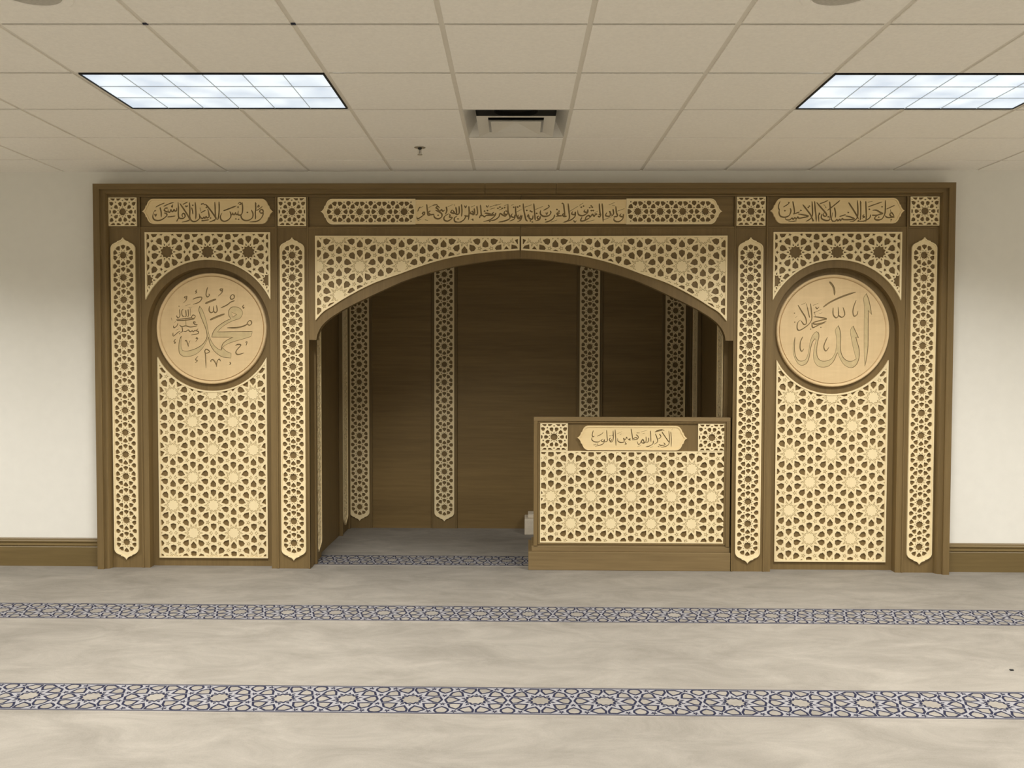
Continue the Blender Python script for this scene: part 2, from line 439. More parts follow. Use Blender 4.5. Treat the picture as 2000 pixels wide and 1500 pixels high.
FIX = [(-3, 1), (3, 1)]
FIX_HID = [(i, j) for j in (1, -3, -8) for i in (-9, -3, 3, 9) if (i, j) not in FIX]  # unseen fixtures, added to light the room and the foreground carpet
DIFF = (0, 2)
def make_ceiling():
    mb = MB(); gr = MB()
    skip = {DIFF}
    for (i, j) in FIX + FIX_HID: skip |= {(i, j), (i+1, j)}
    h = 0.006
    for i in range(-12, 14):
        for j in range(-13, 5):
            if (i, j) in skip: continue
            j1 = 1.0
            c = [grid(i, j), grid(i+1, j), grid(i+1, j+j1), grid(i, j+j1)]
            def ins(d, z): return [grid(i+d/T, j+d/T, z), grid(i+1-d/T, j+d/T, z), grid(i+1-d/T, j+j1-d/T, z), grid(i+d/T, j+j1-d/T, z)]
            lo = ins(.0125, ZC); mid = ins(.011, ZC+.002); up = ins(.011, ZC+h)
            mb.add(lo+mid+up, [(3,2,1,0)] + [(q, (q+1) % 4, 4+(q+1) % 4, 4+q) for q in range(4)] + [(4+q, 4+(q+1) % 4, 8+(q+1) % 4, 8+q) for q in range(4)])
    d = .012/T
    def bar(i0, i1, j0, j1, dz=0.0):
        z0, z1 = ZC+h+dz, ZC+.035
        v = [grid(i0, j0, z0), grid(i1, j0, z0), grid(i1, j1, z0), grid(i0, j1, z0), grid(i0, j0, z1), grid(i1, j0, z1), grid(i1, j1, z1), grid(i0, j1, z1)]
        gr.add(v, [(0,3,2,1),(4,5,6,7),(0,1,5,4),(1,2,6,5),(2,3,7,6),(3,0,4,7)])
    for i in range(-12, 15):
        js = [j for (fi, j) in FIX + FIX_HID if fi+1 == i]
        cuts = sorted(js); a = -13
        for j in cuts: bar(i-d, i+d, a, j); a = j+1
        bar(i-d, i+d, a, 5)
    for j in range(-13, 6):
        a = -12
        bar(-12, 14, j-d*.8, j+d*.8, .001)
    c = tag(mb.build('ceiling', M_TILE), 'suspended ceiling of off-white square acoustic tiles', 'ceiling', kind='structure')
    gr.build('grid', M_GRID, c)
    # closing slab above the tiles
    sl = MB(); sl.box(XL-.1, XR+.1, YF-.1, .12, ZC+.12, ZC+.16); tag(sl.build('ceiling_slab', M_TILE), None, None, kind='structure')
make_ceiling()

def make_light(i, j, label, group):
    """recessed 2 x 4 ft troffer between runners i and i+2"""
    c = grid(i+1, j+.5)
    t = thing('ceiling_light', c, label, 'ceiling light', group, TH)
    hx, hy = T-.014, T/2-.014
    fr = MB(); w = .007
    for b in ((-hx, hx, -hy, -hy+w), (-hx, hx, hy-w, hy), (-hx, -hx+w, -hy+w, hy-w), (hx-w, hx, -hy+w, hy-w)): fr.box(*b, .0, .055)
    fr.build('frame', M_BLACK, t)
    ix, iy = hx-w, hy-w
    gp = MB(); gp.add([(-ix, -iy, .005), (ix, -iy, .005), (ix, iy, .005), (-ix, iy, .005)], [(3,2,1,0)]); gp.build('diffuser', M_GLOW, t)
    lv = MB()
    for k in range(1, 6): x = -ix + 2*ix*k/6; lv.box(x-.0016, x+.0016, -iy, iy, .0012, .0046)
    for k in range(1, 3): y = -iy + 2*iy*k/3; lv.box(-ix, ix, y-.0016, y+.0016, .0012, .0046)
    lv.build('louver', M_GREY, t)
    ld = bpy.data.lights.get('lamp_light') or bpy.data.lights.new('lamp_light', 'AREA')
    ld.shape = 'RECTANGLE'; ld.size = 2*ix; ld.size_y = 2*iy; ld.energy = LAMP_POWER; ld.color = LAMP_COLOR; ld.spread = LAMP_SPREAD
    lo = bpy.data.objects.new('lamp_light', ld); COL.objects.link(lo); lo.parent = t; lo.location = (0, 0, -.001)
    return t
make_light(-3, 1, 'lit white rectangular ceiling light above the left side of the wall', 'recessed ceiling lights')
make_light(3, 1, 'lit white rectangular ceiling light above the right side, cut by the photo edge', 'recessed ceiling lights')
for (i, j) in FIX_HID: make_light(i, j, 'unseen rectangular ceiling light, added to light the room', 'added ceiling lights out of view')

def make_diffuser():
    c = grid(DIFF[0]+.5, DIFF[1]+.5)
    t = thing('air_vent', c, 'white square stepped air vent in the middle of the ceiling', 'air vent', None, TH)
    def ring(r0, z0, r1, z1, th=.004):
        m = MB(); v = []
        for r, z in ((r0, z0), (r1, z1), (r1, z1+th), (r0, z0+th)):
            v += [(-r, -r, z), (r, -r, z), (r, r, z), (-r, r, z)]
        fs = []
        for a in range(4):
            b = (a+1) % 4
            for q in range(4):
                p = (q+1) % 4; fs.append((a*4+q, a*4+p, b*4+p, b*4+q))
        return m.add(v, fs)
    R = T/2 - .004
    ring(R, .004, R-.006, .003).build('frame', M_WMETAL, t)
    ring(R-.006, .003, .240, .090).build('outer_cone', M_WMETAL, t)
    ring(.224, -.014, .160, -.002, .003).build('middle_cone', M_WMETAL, t)
    ring(.144, -.022, .105, -.014, .003).build('inner_cone', M_WMETAL, t)
    cp = MB(); cp.add([(-.106, -.106, -.0135), (.106, -.106, -.0135), (.106, .106, -.0135), (-.106, .106, -.0135), (0, 0, .016)], [(1,0,4),(2,1,4),(3,2,4),(0,3,4)]); cp.build('centre_plate', M_WMETAL, t)
    du = MB(); du.lathe_z([(.0, .1065), (.13, .1065), (.13, .080)], 32); du.box(-.29, .29, -.29, .29, .108, .112); du.build('duct', M_DUCT, t)
make_diffuser()

def make_sprinkler():
    t = thing('sprinkler', (-.314, -.72, ZC), 'small metal fire sprinkler hanging left of the air vent', 'sprinkler')
    MB().lathe_z([(.0, -.002), (.036, -.002), (.038, .0), (.0, .0)], 28).build('collar', M_CHROME, t)
    MB().lathe_z([(.0, -.012), (.012, -.012), (.013, -.002), (0, -.002)], 16).build('neck', M_DUCT, t)
    m = MB()
    for s in (-1, 1): m.box(s*.010-.002, s*.010+.002, -.002, .002, -.045, -.010)
    m.build('yoke', M_CHROME, t)
    MB().lathe_z([(0, -.040), (.0025, -.040), (.0025, -.012), (0, -.012)], 10).build('bulb', M_DUCT, t)
    m = MB().lathe_z([(0, -.049), (.016, -.048), (.016, -.045), (0, -.044)], 20); m.build('deflector', M_CHROME, t)
make_sprinkler()

def make_speaker(i, j, label):
    t = thing('ceiling_speaker', grid(i+.5, j+.49), label, 'speaker', 'round ceiling speakers')
    MB().lathe_z([(.112, 0), (.150, 0), (.153, -.004), (.148, -.007), (.116, -.007), (.112, -.003)], 48).build('rim', M_TILE, t)
    MB().lathe_z([(0, -.0045), (.105, -.0045), (.112, -.003), (.112, 0), (0, 0)], 48).build('grille', M_MESH, t)
make_speaker(-3, -1, 'round speaker grille at the top left edge of the ceiling')
make_speaker(2, -1, 'round speaker grille at the top edge of the ceiling, toward the right')

def make_clip(i, label):
    g = grid(i, 0)
    m = MB(); m.box(-.010, .010, -.006, .006, .0, .0055)
    tag(m.build('grid_clip', plain('blue_black_clip', (.02, .025, .05), .5), None, g), label, 'clip', 'dark clips on the ceiling grid')
make_clip(-2, 'tiny dark clip on a ceiling grid crossing above the left end of the left light')
make_clip(-1, 'tiny dark clip on a ceiling grid crossing above the right end of the left light')

# ------------------------------------------------------------------ carved front
YP = -.05            # face of the pilasters and bay surrounds
def frame_profile(side):
    # (distance inward from the outer edge, y)
    return [(0, .01), (0, -.105), (.047, -.105), (.048, -.088), (.050, -.086), (.074, -.086), (.080, -.080), (.086, -.066), (.090, YP), (.090, .01)]
def make_frame():
    t = thing('door_frame', (CX, 0, 0), 'stepped brown wooden casing framing the whole carved front', 'wooden casing')
    t.name = 'casing_frame'
    hw = FX1 - CX
    P = frame_profile(0)
    for s in (-1, 1):
        m = MB(); n = len(P); vs = []
        for d, y in P: vs.append((s*(hw-d), y, 0))
        for d, y in P: vs.append((s*(hw-d), y, FZ-d*.83))
        m.add(vs, [tuple(range(n)), tuple(range(2*n-1, n-1, -1))] + [(i, (i+1) % n, n+(i+1) % n, n+i) for i in range(n)])
        m.build('side_casing', M_DV, t)
    cuts = [-hw, .081-CX, .597-CX, hw]
    for k in range(3):
        x0, x1 = cuts[k], cuts[k+1]; g = .0012
        m = MB(); n = len(P); vs = []
        for d, y in P: vs.append((x0 + (d if k == 0 else g), y, FZ-d*.83))
        for d, y in P: vs.append((x1 - (d if k == 2 else g), y, FZ-d*.83))
        m.add(vs, [tuple(range(n)), tuple(range(2*n-1, n-1, -1))] + [(i, n+i, n+(i+1) % n, (i+1) % n) for i in range(n)])
        m.build('top_casing', M_DH, t)
    # thin fillet under the top casing
    for x0, x1 in ((-hw+.088, .344-CX-.001), (.344-CX+.001, hw-.088)):
        m = MB(); m.box(x0, x1, -.058, .0, 2.749, 2.7615); m.build('fillet', M_DH, t, bevel=.002)
make_frame()

OG = [(1, 0), (.985, .13), (.93, .26), (.83, .375), (.69, .465), (.53, .527), (.47, .548), (.45, .622), (.34, .647), (.22, .692), (.125, .762), (.05, .842), (0, .93)]
def capsule(hw, half):
    """upright board with pointed ogee ends; hw half width, half the full half-length to the tips"""
    L = half - .93*hw
    top = [(x*hw, L + z*hw) for x, z in OG] + [(-x*hw, L + z*hw) for x, z in reversed(OG[:-1])]
    bot = [(-x, -z) for x, z in top]
    return top + bot

STRIP_A = .0819
def strip_mesh():
    out = capsule(.0905, 1.195)
    hs = [(t, [(x, z - 13*STRIP_A) for x, z in p]) for t, p in chain(14, STRIP_A, FINE)]
    o = lattice('lattice_strip', out, hs, None, M_MAPLE, rim=.0085)
    return o
STRIP = strip_mesh()
def add_strip(parent, x, y, z, rz=0.0, first=[True]):
    if first[0]: o = STRIP; first[0] = False
    else: o = STRIP.copy(); COL.objects.link(o)
    o.parent = parent; o.location = (x, y, z); o.rotation_euler = (0, 0, rz)
    return o
def square_mesh():
    h = .1045
    o = lattice('lattice_square', rect(-h, h, -h, h), tiling(0, 0, .0815, PI/2, dict(HEAVY, st=.36), (-h, h, -h, h)), None, M_MAPLE, rim=.006, rim_h=0.0, thick=.010)
    return o
SQUARE = square_mesh()
def add_square(parent, x, y, z, first=[True]):
    if first[0]: o = SQUARE; first[0] = False
    else: o = SQUARE.copy(); COL.objects.link(o)
    o.parent = parent; o.location = (x, y, z); return o

ZSEP = 2.524         # bead between the upper row and the lower panels
def make_pilaster(u0, u1, us, label, beads, ws=0):
    """pilaster from u0 to u1 (relative to the middle), carved strip centred on us"""
    t = thing('pilaster', (CX, 0, 0), label, 'pilaster', 'front pilasters')
    m = MB(); m.box(u0, u1, YP+.004, .09, 0, 2.7485); m.build('field', M_DV, t)
    b = MB()
    for x in beads: b.box(x-.006, x+.006, YP-.006, YP+.02, 0, 2.7485)
    b.build('bead', M_DV, t, bevel=.003)
    b = MB(); b.box(u0+.013, u1-.013, YP-.002, YP+.02, ZSEP-.006, ZSEP+.006); b.build('cross_bead', M_DH, t, bevel=.002)
    add_strip(t, us, YP+.004, 1.257)
    add_square(t, us, YP+.004, 2.640)
    return t
make_pilaster(-3.0345, -2.8008, -2.930, 'outermost left pilaster beside the bare left wall', (-2.8068,))
make_pilaster(-1.8012, -1.556, -1.677, 'pilaster between the left medallion and the arched niche', (-1.7952, -1.562))
make_pilaster(1.556, 1.8012, 1.676, 'pilaster between the pulpit and the right medallion', (1.562, 1.7952))
make_pilaster(2.8008, 3.0345, 2.929, 'outermost right pilaster beside the bare right wall', (2.8068,))

PA = .1295
def arc(cx, cz, r, a0, a1, n): return [(cx + r*math.cos(a0+(a1-a0)*k/n), cz + r*math.sin(a0+(a1-a0)*k/n)) for k in range(n+1)]
def make_bay(uc, side):
    t = thing('medallion_bay', (CX+uc, 0, 0), 'tall %s bay with pierced pale panels and round-arched dark recess' % side, 'bay', 'medallion bays')
    h = .4995; r = .457; zc = 1.776
    # upper field behind the inscription
    m = MB(); m.box(-h, h, YP+.010, .02, ZSEP, 2.7485); m.build('upper_field', M_DH, t)
    m = MB(); m.box(-h, h, YP-.002, .0, ZSEP-.006, ZSEP+.006); m.build('cross_bead', M_DH, t, bevel=.002)
    # surround with a round-headed opening
    ol = [(-h, 0), (-r, 0)] + list(reversed(arc(0, zc, r, 0, PI, 48))) + [(r, 0), (h, 0), (h, ZSEP-.006), (-h, ZSEP-.006)]
    left = [(-h, 0), (-r, 0)] + list(reversed(arc(0, zc, r, PI/2, PI, 24))) + [(0, ZSEP-.006), (-h, ZSEP-.006)]
    m = MB()
    mb = relief([('s', ol)], lambda s: (0.075, 'a', 0) if 's' in s else None)['a']
    mb.build('surround', M_DV, t, (0, .025, 0))
    m = MB(); m.box(-h, h, .022, .05, 0, ZSEP); m.build('recess_back', M_DV, t)
    # upper pierced spandrel panel, arched underneath
    H = .463; R = .512; zt = 2.489; zb = 1.985
    a0 = math.acos(H/R)
    zb = zc + R*math.sin(a0)
    out = [(-H, zt), (-H, zb)] + list(reversed(arc(0, zc, R, a0, PI-a0, 40)))[1:-1] + [(H, zb), (H, zt)]
    dz = -.003 if side == 'right' else 0
    hs = tiling(0, 2.3455+dz, PA*.992, 0, dict(HEAVY, f5=.12, f5i=.05), (-H, H, zb, zt))
    lattice('upper_lattice', out, hs, t, M_MAPLE, rim=.012, loc=(0, YP, 0))
    # lower pierced panel, hollowed around the medallion
    H = .410; R = .460; zm = 1.780 if side == 'left' else 1.770
    a0 = math.acos(H/R); zk = zm - R*math.sin(a0); zl = .062
    out = [(-H, zl), (H, zl), (H, zk)] + arc(0, zm, R, -a0, -(PI-a0), 36)[1:-1] + [(-H, zk)]
    o0 = 1.297 if side == 'left' else 1.283
    hs = tiling(0, o0, PA, 0, ROUTED, (-H, H, zl, zk))
    lattice('lower_lattice', out, hs, t, M_MAPLE, rim=.012, routed=True, loc=(0, .022, 0))
    return t
make_bay(-2.301, 'left'); make_bay(2.301, 'right')

# ---- brush strokes for the carved writing
def smooth(pts, n=4):
    if len(pts) < 3: return [Vector(p[:2]) for p in pts]
    P = [Vector(p[:2]) for p in pts]; out = []
    for i in range(len(P)-1):
        a, b, c, d = P[max(i-1, 0)], P[i], P[i+1], P[min(i+2, len(P)-1)]
        for k in range(n):
            s = k/n
            out.append(0.5*((2*b) + (c-a)*s + (2*a-5*b+4*c-d)*s*s + (3*b-a-3*c+d)*s**3))
    out.append(P[-1]); return out
def ribbon(pts, w, closed=False, taper=True, nib=None, n=4, raw=False):
    P = [Vector(p) for p in pts] if raw else smooth(pts, n)
    if closed: P = P + [P[0]]
    L = []; m = len(P)
    for i, p in enumerate(P):
        if closed: d = P[(i+1) % (m-1)] - P[(i-1) % (m-1)]
        else: d = P[min(i+1, m-1)] - P[max(i-1, 0)]
        if d.length < 1e-9: d = Vector((1, 0))
        d.normalize(); h = w/2
        if nib is not None: h *= .62 + .45*abs(math.sin(math.atan2(d.y, d.x) - nib))
        if taper and not closed:
            s = i/(m-1); h *= min(1, .45 + s*5, .30 + (1-s)*4)
        nn = Vector((-d.y, d.x))*h
        L.append((p+nn, p-nn))
    tris = []
    for (a, b), (c, d) in zip(L, L[1:]):
        for t in ((a, b, d), (a, d, c)):
            q = [(v.x, v.y) for v in t]
            if abs(area(q)) > 1e-9: tris.append(q)
    return tris
def dot(x, y, r): return [(x-r, y), (x, y+r*.8), (x+r, y), (x, y-r*.8)]
def P_(s): return [tuple(float(v) for v in q.split(',')) for q in s.split()]
def curvy(pts, n=3, lim=50):
    P = [Vector(p) for p in pts]; m = len(P); out = []
    def turn_at(i):
        a = P[i]-P[i-1]; b = P[(i+1) % m]-P[i]
        return abs(math.degrees(a.angle(b))) if a.length and b.length else 0
    sharp = [turn_at(i) > lim for i in range(m)]
    for i in range(m):
        b, c = P[i], P[(i+1) % m]
        a = b - (c-b)*.6 if sharp[i] else P[i-1]
        d = c + (c-b)*.6 if sharp[(i+1) % m] else P[(i+2) % m]
        for k in range(n):
            t = k/n
            q = 0.5*((2*b) + (c-a)*t + (2*a-5*b+4*c-d)*t*t + (3*b-a-3*c+d)*t**3)
            out.append((q.x, q.y))
    return out
def writing(lines, ox, oy, k, w, tagname='ink'):
    """lines: strings 'x,y x,y ...' in tracing units (y down); a leading '*' is a dot, '!f' scales the pen"""
    reg = []
    for ln in lines:
        ln = ln.strip(); f = 1.0
        if not ln: continue
        if ln[0] == '!':
            q, ln = ln[1:].split(' ', 1); f = float(q)
        if ln[0] == '*':
            for x, y in P_(ln[1:]): reg.append((tagname, [((px-ox)*k, -(py-oy)*k) for px, py in dot(x, y, w*.72*f)]))
        else:
            for t in ribbon(P_(ln), w*f, nib=-.9): reg.append((tagname, [((px-ox)*k, -(py-oy)*k) for px, py in t]))
    return reg
def plaque(name, outline, ink, parent, mat, thick=.012, rim=.011, rim_h=.0045, deep=.006, loc=None, extra=None):
    reg = [('board', outline), ('field', offset(outline, -rim))] + ink
    def cls(s):
        if 'board' not in s: return None
        if 'field' not in s: return (thick + rim_h, 'board', 0)
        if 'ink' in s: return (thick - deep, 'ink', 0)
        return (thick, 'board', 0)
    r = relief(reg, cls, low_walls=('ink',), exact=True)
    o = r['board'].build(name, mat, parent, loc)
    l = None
    if 'ink' in r: l = r['ink'].build('lettering', M_STROKE, o)
    return o, l
def turn(p): return [(z, -x) for x, z in p]

CART_L = '''
1757,328 1755,300 1775,283 1800,295 1802,325 1775,335 1757,328|1803,320 1797,370 1752,430 1680,458 1605,462|1690,178 1697,260 1690,330 1692,400 1684,425|!.8 1690,180 1712,208|!.8 1706,300 1750,272 1792,240|!.7 1722,250 1735,220 1748,240 1722,252
1632,290 1655,340 1648,398 1600,434 1545,440 1502,420 1482,380 1490,350|*1575,325|1500,180 1507,260 1500,330 1478,360 1440,355 1444,300|1440,355 1412,352 1402,330 1388,356 1365,348 1362,330 1350,358 1332,345 1320,308|1330,318 1336,380 1300,430 1240,452 1196,430 1184,382 1208,330|*1408,418 1448,424|1228,302 1330,264 1420,230|!.8 1440,205 1465,180 1488,205 1455,215|*1440,248
1165,170 1168,260 1163,340 1152,410 1138,432|1104,175 1110,280 1112,380 1118,412 1082,440 1022,462|972,208 1040,290 1100,375 1132,428|*1042,405|*1095,440
1002,275 1015,330 1020,385 992,402 975,382 962,408 942,392 928,412 905,404 885,372 875,340|*982,254|!.8 902,332 935,310 970,295|!.8 890,255 900,312|880,362 882,408 835,448 785,452 752,425 744,375|820,178 827,270 830,350 825,422|!.9 908,444 960,438 1022,428|*912,205 935,200 960,212
736,180 742,270 740,350 736,420|598,195 660,285 715,372 738,425 704,446 625,462|572,178 576,260 574,340 585,402 640,410 672,385 668,352 645,338 628,362 642,392|580,402 560,432 550,456|!.7 678,222 690,246 702,226 712,244|!.8 640,210 680,190 712,174|!.8 768,255 780,300 785,352|*785,222
552,258 548,302 522,300 512,280 498,312 474,300 468,282 452,320 430,312 425,280|425,262 388,264 370,290 398,312 438,318|368,330 402,342 408,368 370,404 320,432 265,440 218,420 204,372 228,300|310,250 326,320 326,392|!.8 362,238 430,205 512,178|!.8 248,248 310,215 378,188|!.7 474,225 488,252 496,208|*240,355|!.8 414,388 470,384 532,374|!.7 230,345 245,380 262,340|*240,300'''
CART_R = '''
1812,388 1775,342 1752,368 1775,398 1815,402 1740,412 1702,402 1684,380|1768,345 1760,298|1686,168 1687,280 1680,360 1640,430 1580,442 1532,428|1508,310 1560,308 1622,342 1652,356 1600,368 1552,398 1540,430 1588,452 1652,428|*1596,406|!.8 1702,292 1760,265 1818,238|!.8 1442,262 1540,225 1642,190|*1640,260|!.8 1438,195 1505,182|*1772,440|!.7 1768,440 1768,470
1482,368 1470,412 1430,442 1370,465 1290,466|1500,378 1560,380 1604,370|*1462,294|1410,180 1415,280 1420,380 1416,470|!.8 1392,368 1368,390 1400,402 1358,422|1334,175 1340,280 1340,400 1332,452|1292,168 1300,280 1300,380 1280,430 1232,465 1188,466|1168,198 1222,280 1272,360 1312,432|*1310,456|!.8 1330,178 1350,208
1128,388 1190,400 1252,430 1200,440 1102,440 1080,425 1062,452 1042,436 1022,456 1002,438 982,462 948,462 932,430 945,340|!.8 1042,396 1090,382 1132,368|*1165,340|968,268 985,340 984,412
900,185 910,280 915,380 905,432|!1.1 1045,170 950,250 868,312|718,198 780,270 842,340 862,380 832,392 810,366 842,330|790,360 788,420 840,450 882,452 922,430|!.8 760,216 820,195 880,168|!.8 815,230 838,240|!.9 835,255 855,275|750,342 764,362 745,380 752,472|*885,400
690,180 696,280 710,380 716,466|652,182 660,290 660,380 630,430 568,466|522,228 580,300 632,370 660,430 682,462|*615,250 600,268|*668,455
458,360 520,370 604,390 540,408 470,420 452,400 432,432 410,412 392,436 370,418 342,442 288,440 278,408|!.8 386,362 440,345 482,328|*496,310|380,180 396,260 406,330 394,358|345,278 355,320 332,380 270,405 208,390 188,340 196,288|*270,314|!.8 248,262 300,230 332,205|*325,198|!.8 202,178 180,240 182,282 196,302|!.8 318,472 380,466 438,454'''
FRIEZE_A = '''
!.8 986,218 1000,185 1012,172|!.7 1004,186 1040,168|975,268 984,290 1020,270 1052,242 1048,224 1030,238 1058,252|1110,212 1090,226 1112,248 1145,245|1074,148 1080,200 1086,250 1112,254|!.8 1058,300 1086,305|!.8 984,308 1020,292|!.7 1090,182 1150,150|!.7 1130,160 1170,152 1180,168
1250,203 1232,216 1216,200 1200,216 1178,190 1164,180 1182,168 1202,186|1160,205 1216,235 1221,268 1186,290 1150,274 1144,240|*1186,255|1264,172 1271,210 1256,248
1310,252 1296,270 1312,276 1322,284 1280,312 1246,300 1248,268 1292,238|*1300,252|1326,200 1310,226 1346,236 1330,206|1358,175 1366,230 1346,240|1390,165 1392,230 1376,246 1350,240|!.7 1280,172 1332,150|!.7 1344,150 1352,166|1414,148 1419,210 1415,268
1456,252 1442,295 1390,326 1350,314 1345,282 1372,262|*1380,290|1486,168 1489,230 1482,302|!.7 1444,160 1455,182 1466,158|1492,198 1482,260 1440,258|1512,216 1500,236 1532,240 1518,210|!.7 1508,176 1546,158|1538,188 1542,240 1520,252|1564,164 1571,240 1550,252|1600,154 1606,230 1610,262|*1525,300|!.8 1505,300 1530,285
1640,234 1682,240 1722,255 1660,256 1640,270 1618,252|1590,284 1600,258 1622,262|1732,225 1716,240 1736,255 1748,236 1740,262 1692,300 1628,316|!.7 1654,160 1668,176 1682,156|!.8 1690,176 1762,150|*1640,215 1668,210|!.8 1698,196 1742,184|*1690,315
1860,240 1845,262 1820,255 1790,238 1780,270 1740,300 1690,308|1840,213 1830,240 1860,246 1866,222 1842,212|*1770,188 1790,176 1812,188 1835,182|!.8 1778,206 1822,190|!.8 1745,162 1802,143|1868,150 1870,220 1888,270 1880,292 1830,312 1776,322|!.7 1830,165 1872,145
1912,238 1900,264 1928,276 1938,248 1930,290 1884,312|1943,168 1944,230 1960,272 1982,276 1996,250|!.7 1900,160 1925,150|*1925,178'''
FRIEZE_B = '''
22,228 10,254 36,262 48,234 40,272 8,290|!.8 0,205 45,180|*12,160 30,150|60,128 65,180 75,230 85,270 102,286|!.8 74,162 136,140|*92,190 125,195 138,202|95,250 106,228 116,260 142,266 148,232|*125,282 142,292|154,128 160,190 165,250 168,276|200,238 185,250 196,266 212,244 205,270 168,282|!.8 168,182 236,154|*180,216
215,188 214,220 240,241 286,236 306,210 298,192|*260,270|!.8 240,190 290,160 280,142|!.7 262,208 270,226 280,204|340,228 330,256 300,280 252,296|386,214 360,214 376,236 402,236 348,242|*360,182 378,196|!.8 308,292 362,274|432,213 410,226 422,242 448,240|418,128 425,190 430,240|*408,128|459,128 465,190 470,250 455,280 406,301
500,198 490,220 516,226 522,203 520,240 490,270 442,291|!.8 474,197 546,154|!.7 508,276 520,296 532,278|610,183 600,200 626,206 632,184 630,210 590,236 550,226 544,188|*595,152 575,162|!.7 560,146 592,124
582,248 570,280 600,281 652,254|716,228 702,220 690,242 672,224 656,246 640,234 618,248 608,272 578,291|*662,150 650,166 672,162|*680,192 664,192|!.8 618,292 692,274|!.7 688,216 722,194|728,230 746,224 740,246 720,240|734,128 738,190 746,242|759,128 765,200 769,292
802,208 790,236 826,241 832,214 820,194|830,196 846,232|855,178 860,220 840,242|880,154 886,210 896,240 860,246|!.7 848,146 872,148|!.8 818,142 872,119|!.8 774,272 842,248|930,218 915,236 942,246 948,224 940,266 900,291 865,276 868,250|!.8 894,197 956,174'''
PULPIT_T = '''
1388,138 1393,210 1393,292|!.8 1398,120 1408,106|1368,128 1375,200 1370,260 1340,285 1290,297|1298,138 1340,200 1377,250|!.8 1238,132 1290,116 1324,128|1274,160 1290,190 1262,212|1234,158 1250,200 1256,240 1222,266|1228,142 1262,132 1302,124|1318,248 1332,270 1290,276 1268,266|1214,228 1210,260 1170,285 1138,291|!.8 1268,292 1302,280|!.8 1180,302 1212,288|*1265,286
1184,128 1187,190 1190,242|1166,198 1166,235 1142,250|1140,188 1140,240 1108,250|1110,220 1094,244 1122,256 1106,214 1070,270 1050,234|!.8 1088,142 1152,124|!.8 1105,158 1128,152|!.8 1054,292 1092,275
989,108 1000,170 1006,212|1040,168 1062,190 1052,215 1000,222|1000,215 1040,198 1054,214|986,210 964,216 986,226|!.8 942,238 930,252 945,262 924,270|952,215 945,193 930,222 914,205 921,240 890,249 860,236 854,203|*1052,150 1068,150|!.8 878,168 898,160|!.8 848,162 898,138
829,118 835,200 839,282|809,128 812,200 800,240 774,241|786,203 770,216 786,236 796,214|*778,182 800,176|744,123 748,190 750,235 719,242|705,213 690,230 711,241 721,219 715,256 680,276 628,287|681,228 660,244 620,241 595,220 600,193|*635,268 620,272|*652,266|!.8 648,187 692,164 712,142|610,128 599,170 606,191 622,184'''
def lines(s): return [q for row in s.strip().split('\n') for q in row.split('|')]

def make_cartouche(uc, side, text, ox, oy):
    t = thing('inscription_plaque', (CX+uc, YP+.010, 2.643), 'pale carved inscription plaque with pointed ends at top %s' % side, 'plaque', 'small inscription plaques')
    ink = writing(lines(text), ox, oy, .000511, 21)
    plaque('board', turn(capsule(.0915, .484)), ink, t, M_MAPLE_H)
make_cartouche(-2.3015, 'left', CART_L, 997, 309)
make_cartouche(2.2985, 'right', CART_R, 1010, 315)

def make_frieze():
    t = thing('inscription_frieze', (CX+.001, YP+.010, 2.640), 'long pale inscription frieze with pierced ends above the arch', 'frieze')
    ka = .003745
    def conv(x, y): return ((x-1018.3)*ka, -(y-413.8)*ka)
    ink = []
    for ln, k, ox in ((FRIEZE_A, 5.0, 620), (FRIEZE_B, 4.54545, 1010)):
        for tg, p in writing(lines(ln), 0, 0, 1.0, 15.0 if ox == 620 else 14.0): ink.append((tg, [conv(ox + x/k, 370 - y/k) for x, y in p]))
    hz = .0885
    plaque('inscription_board', rect(-.770, .772, -hz-.001, hz-.003), ink, t, M_MAPLE_H, thick=.011, rim=.009)
    out = turn(capsule(.0925, 1.466))
    for s in (-1, 1):
        end = [p for p in out]
        # keep one end only
        ol = [(-.7712, -.0925)] + [p for p in sorted([q for q in out if q[0] < -1.0], key=lambda q: 0)] if False else None
        L = 1.466 - .93*.0925
        e = [(-.7705, -.0925)] + [(-(L + z*.0925), -x*.0925) for x, z in OG] + [(-(L + z*.0925), x*.0925) for x, z in reversed(OG[:-1])] + [(-.7705, .0925)]
        hs = chain(4, .0819, FINE, 'end')
        hs = [(tg, [(-1.345 + q[1], -q[0]) for q in p]) for tg, p in hs]
        hs = [(tg, p) for tg, p in hs if min(q[0] for q in p) > -1.44 and not (tg == 'five' and max(q[0] for q in p) < -1.36)]
        if s > 0: e = [(-x, z) for x, z in e]; hs = [(tg, [(-x, z) for x, z in p]) for tg, p in hs]
        lattice('end_lattice', e, hs, t, M_MAPLE, rim=.009)
make_frieze()

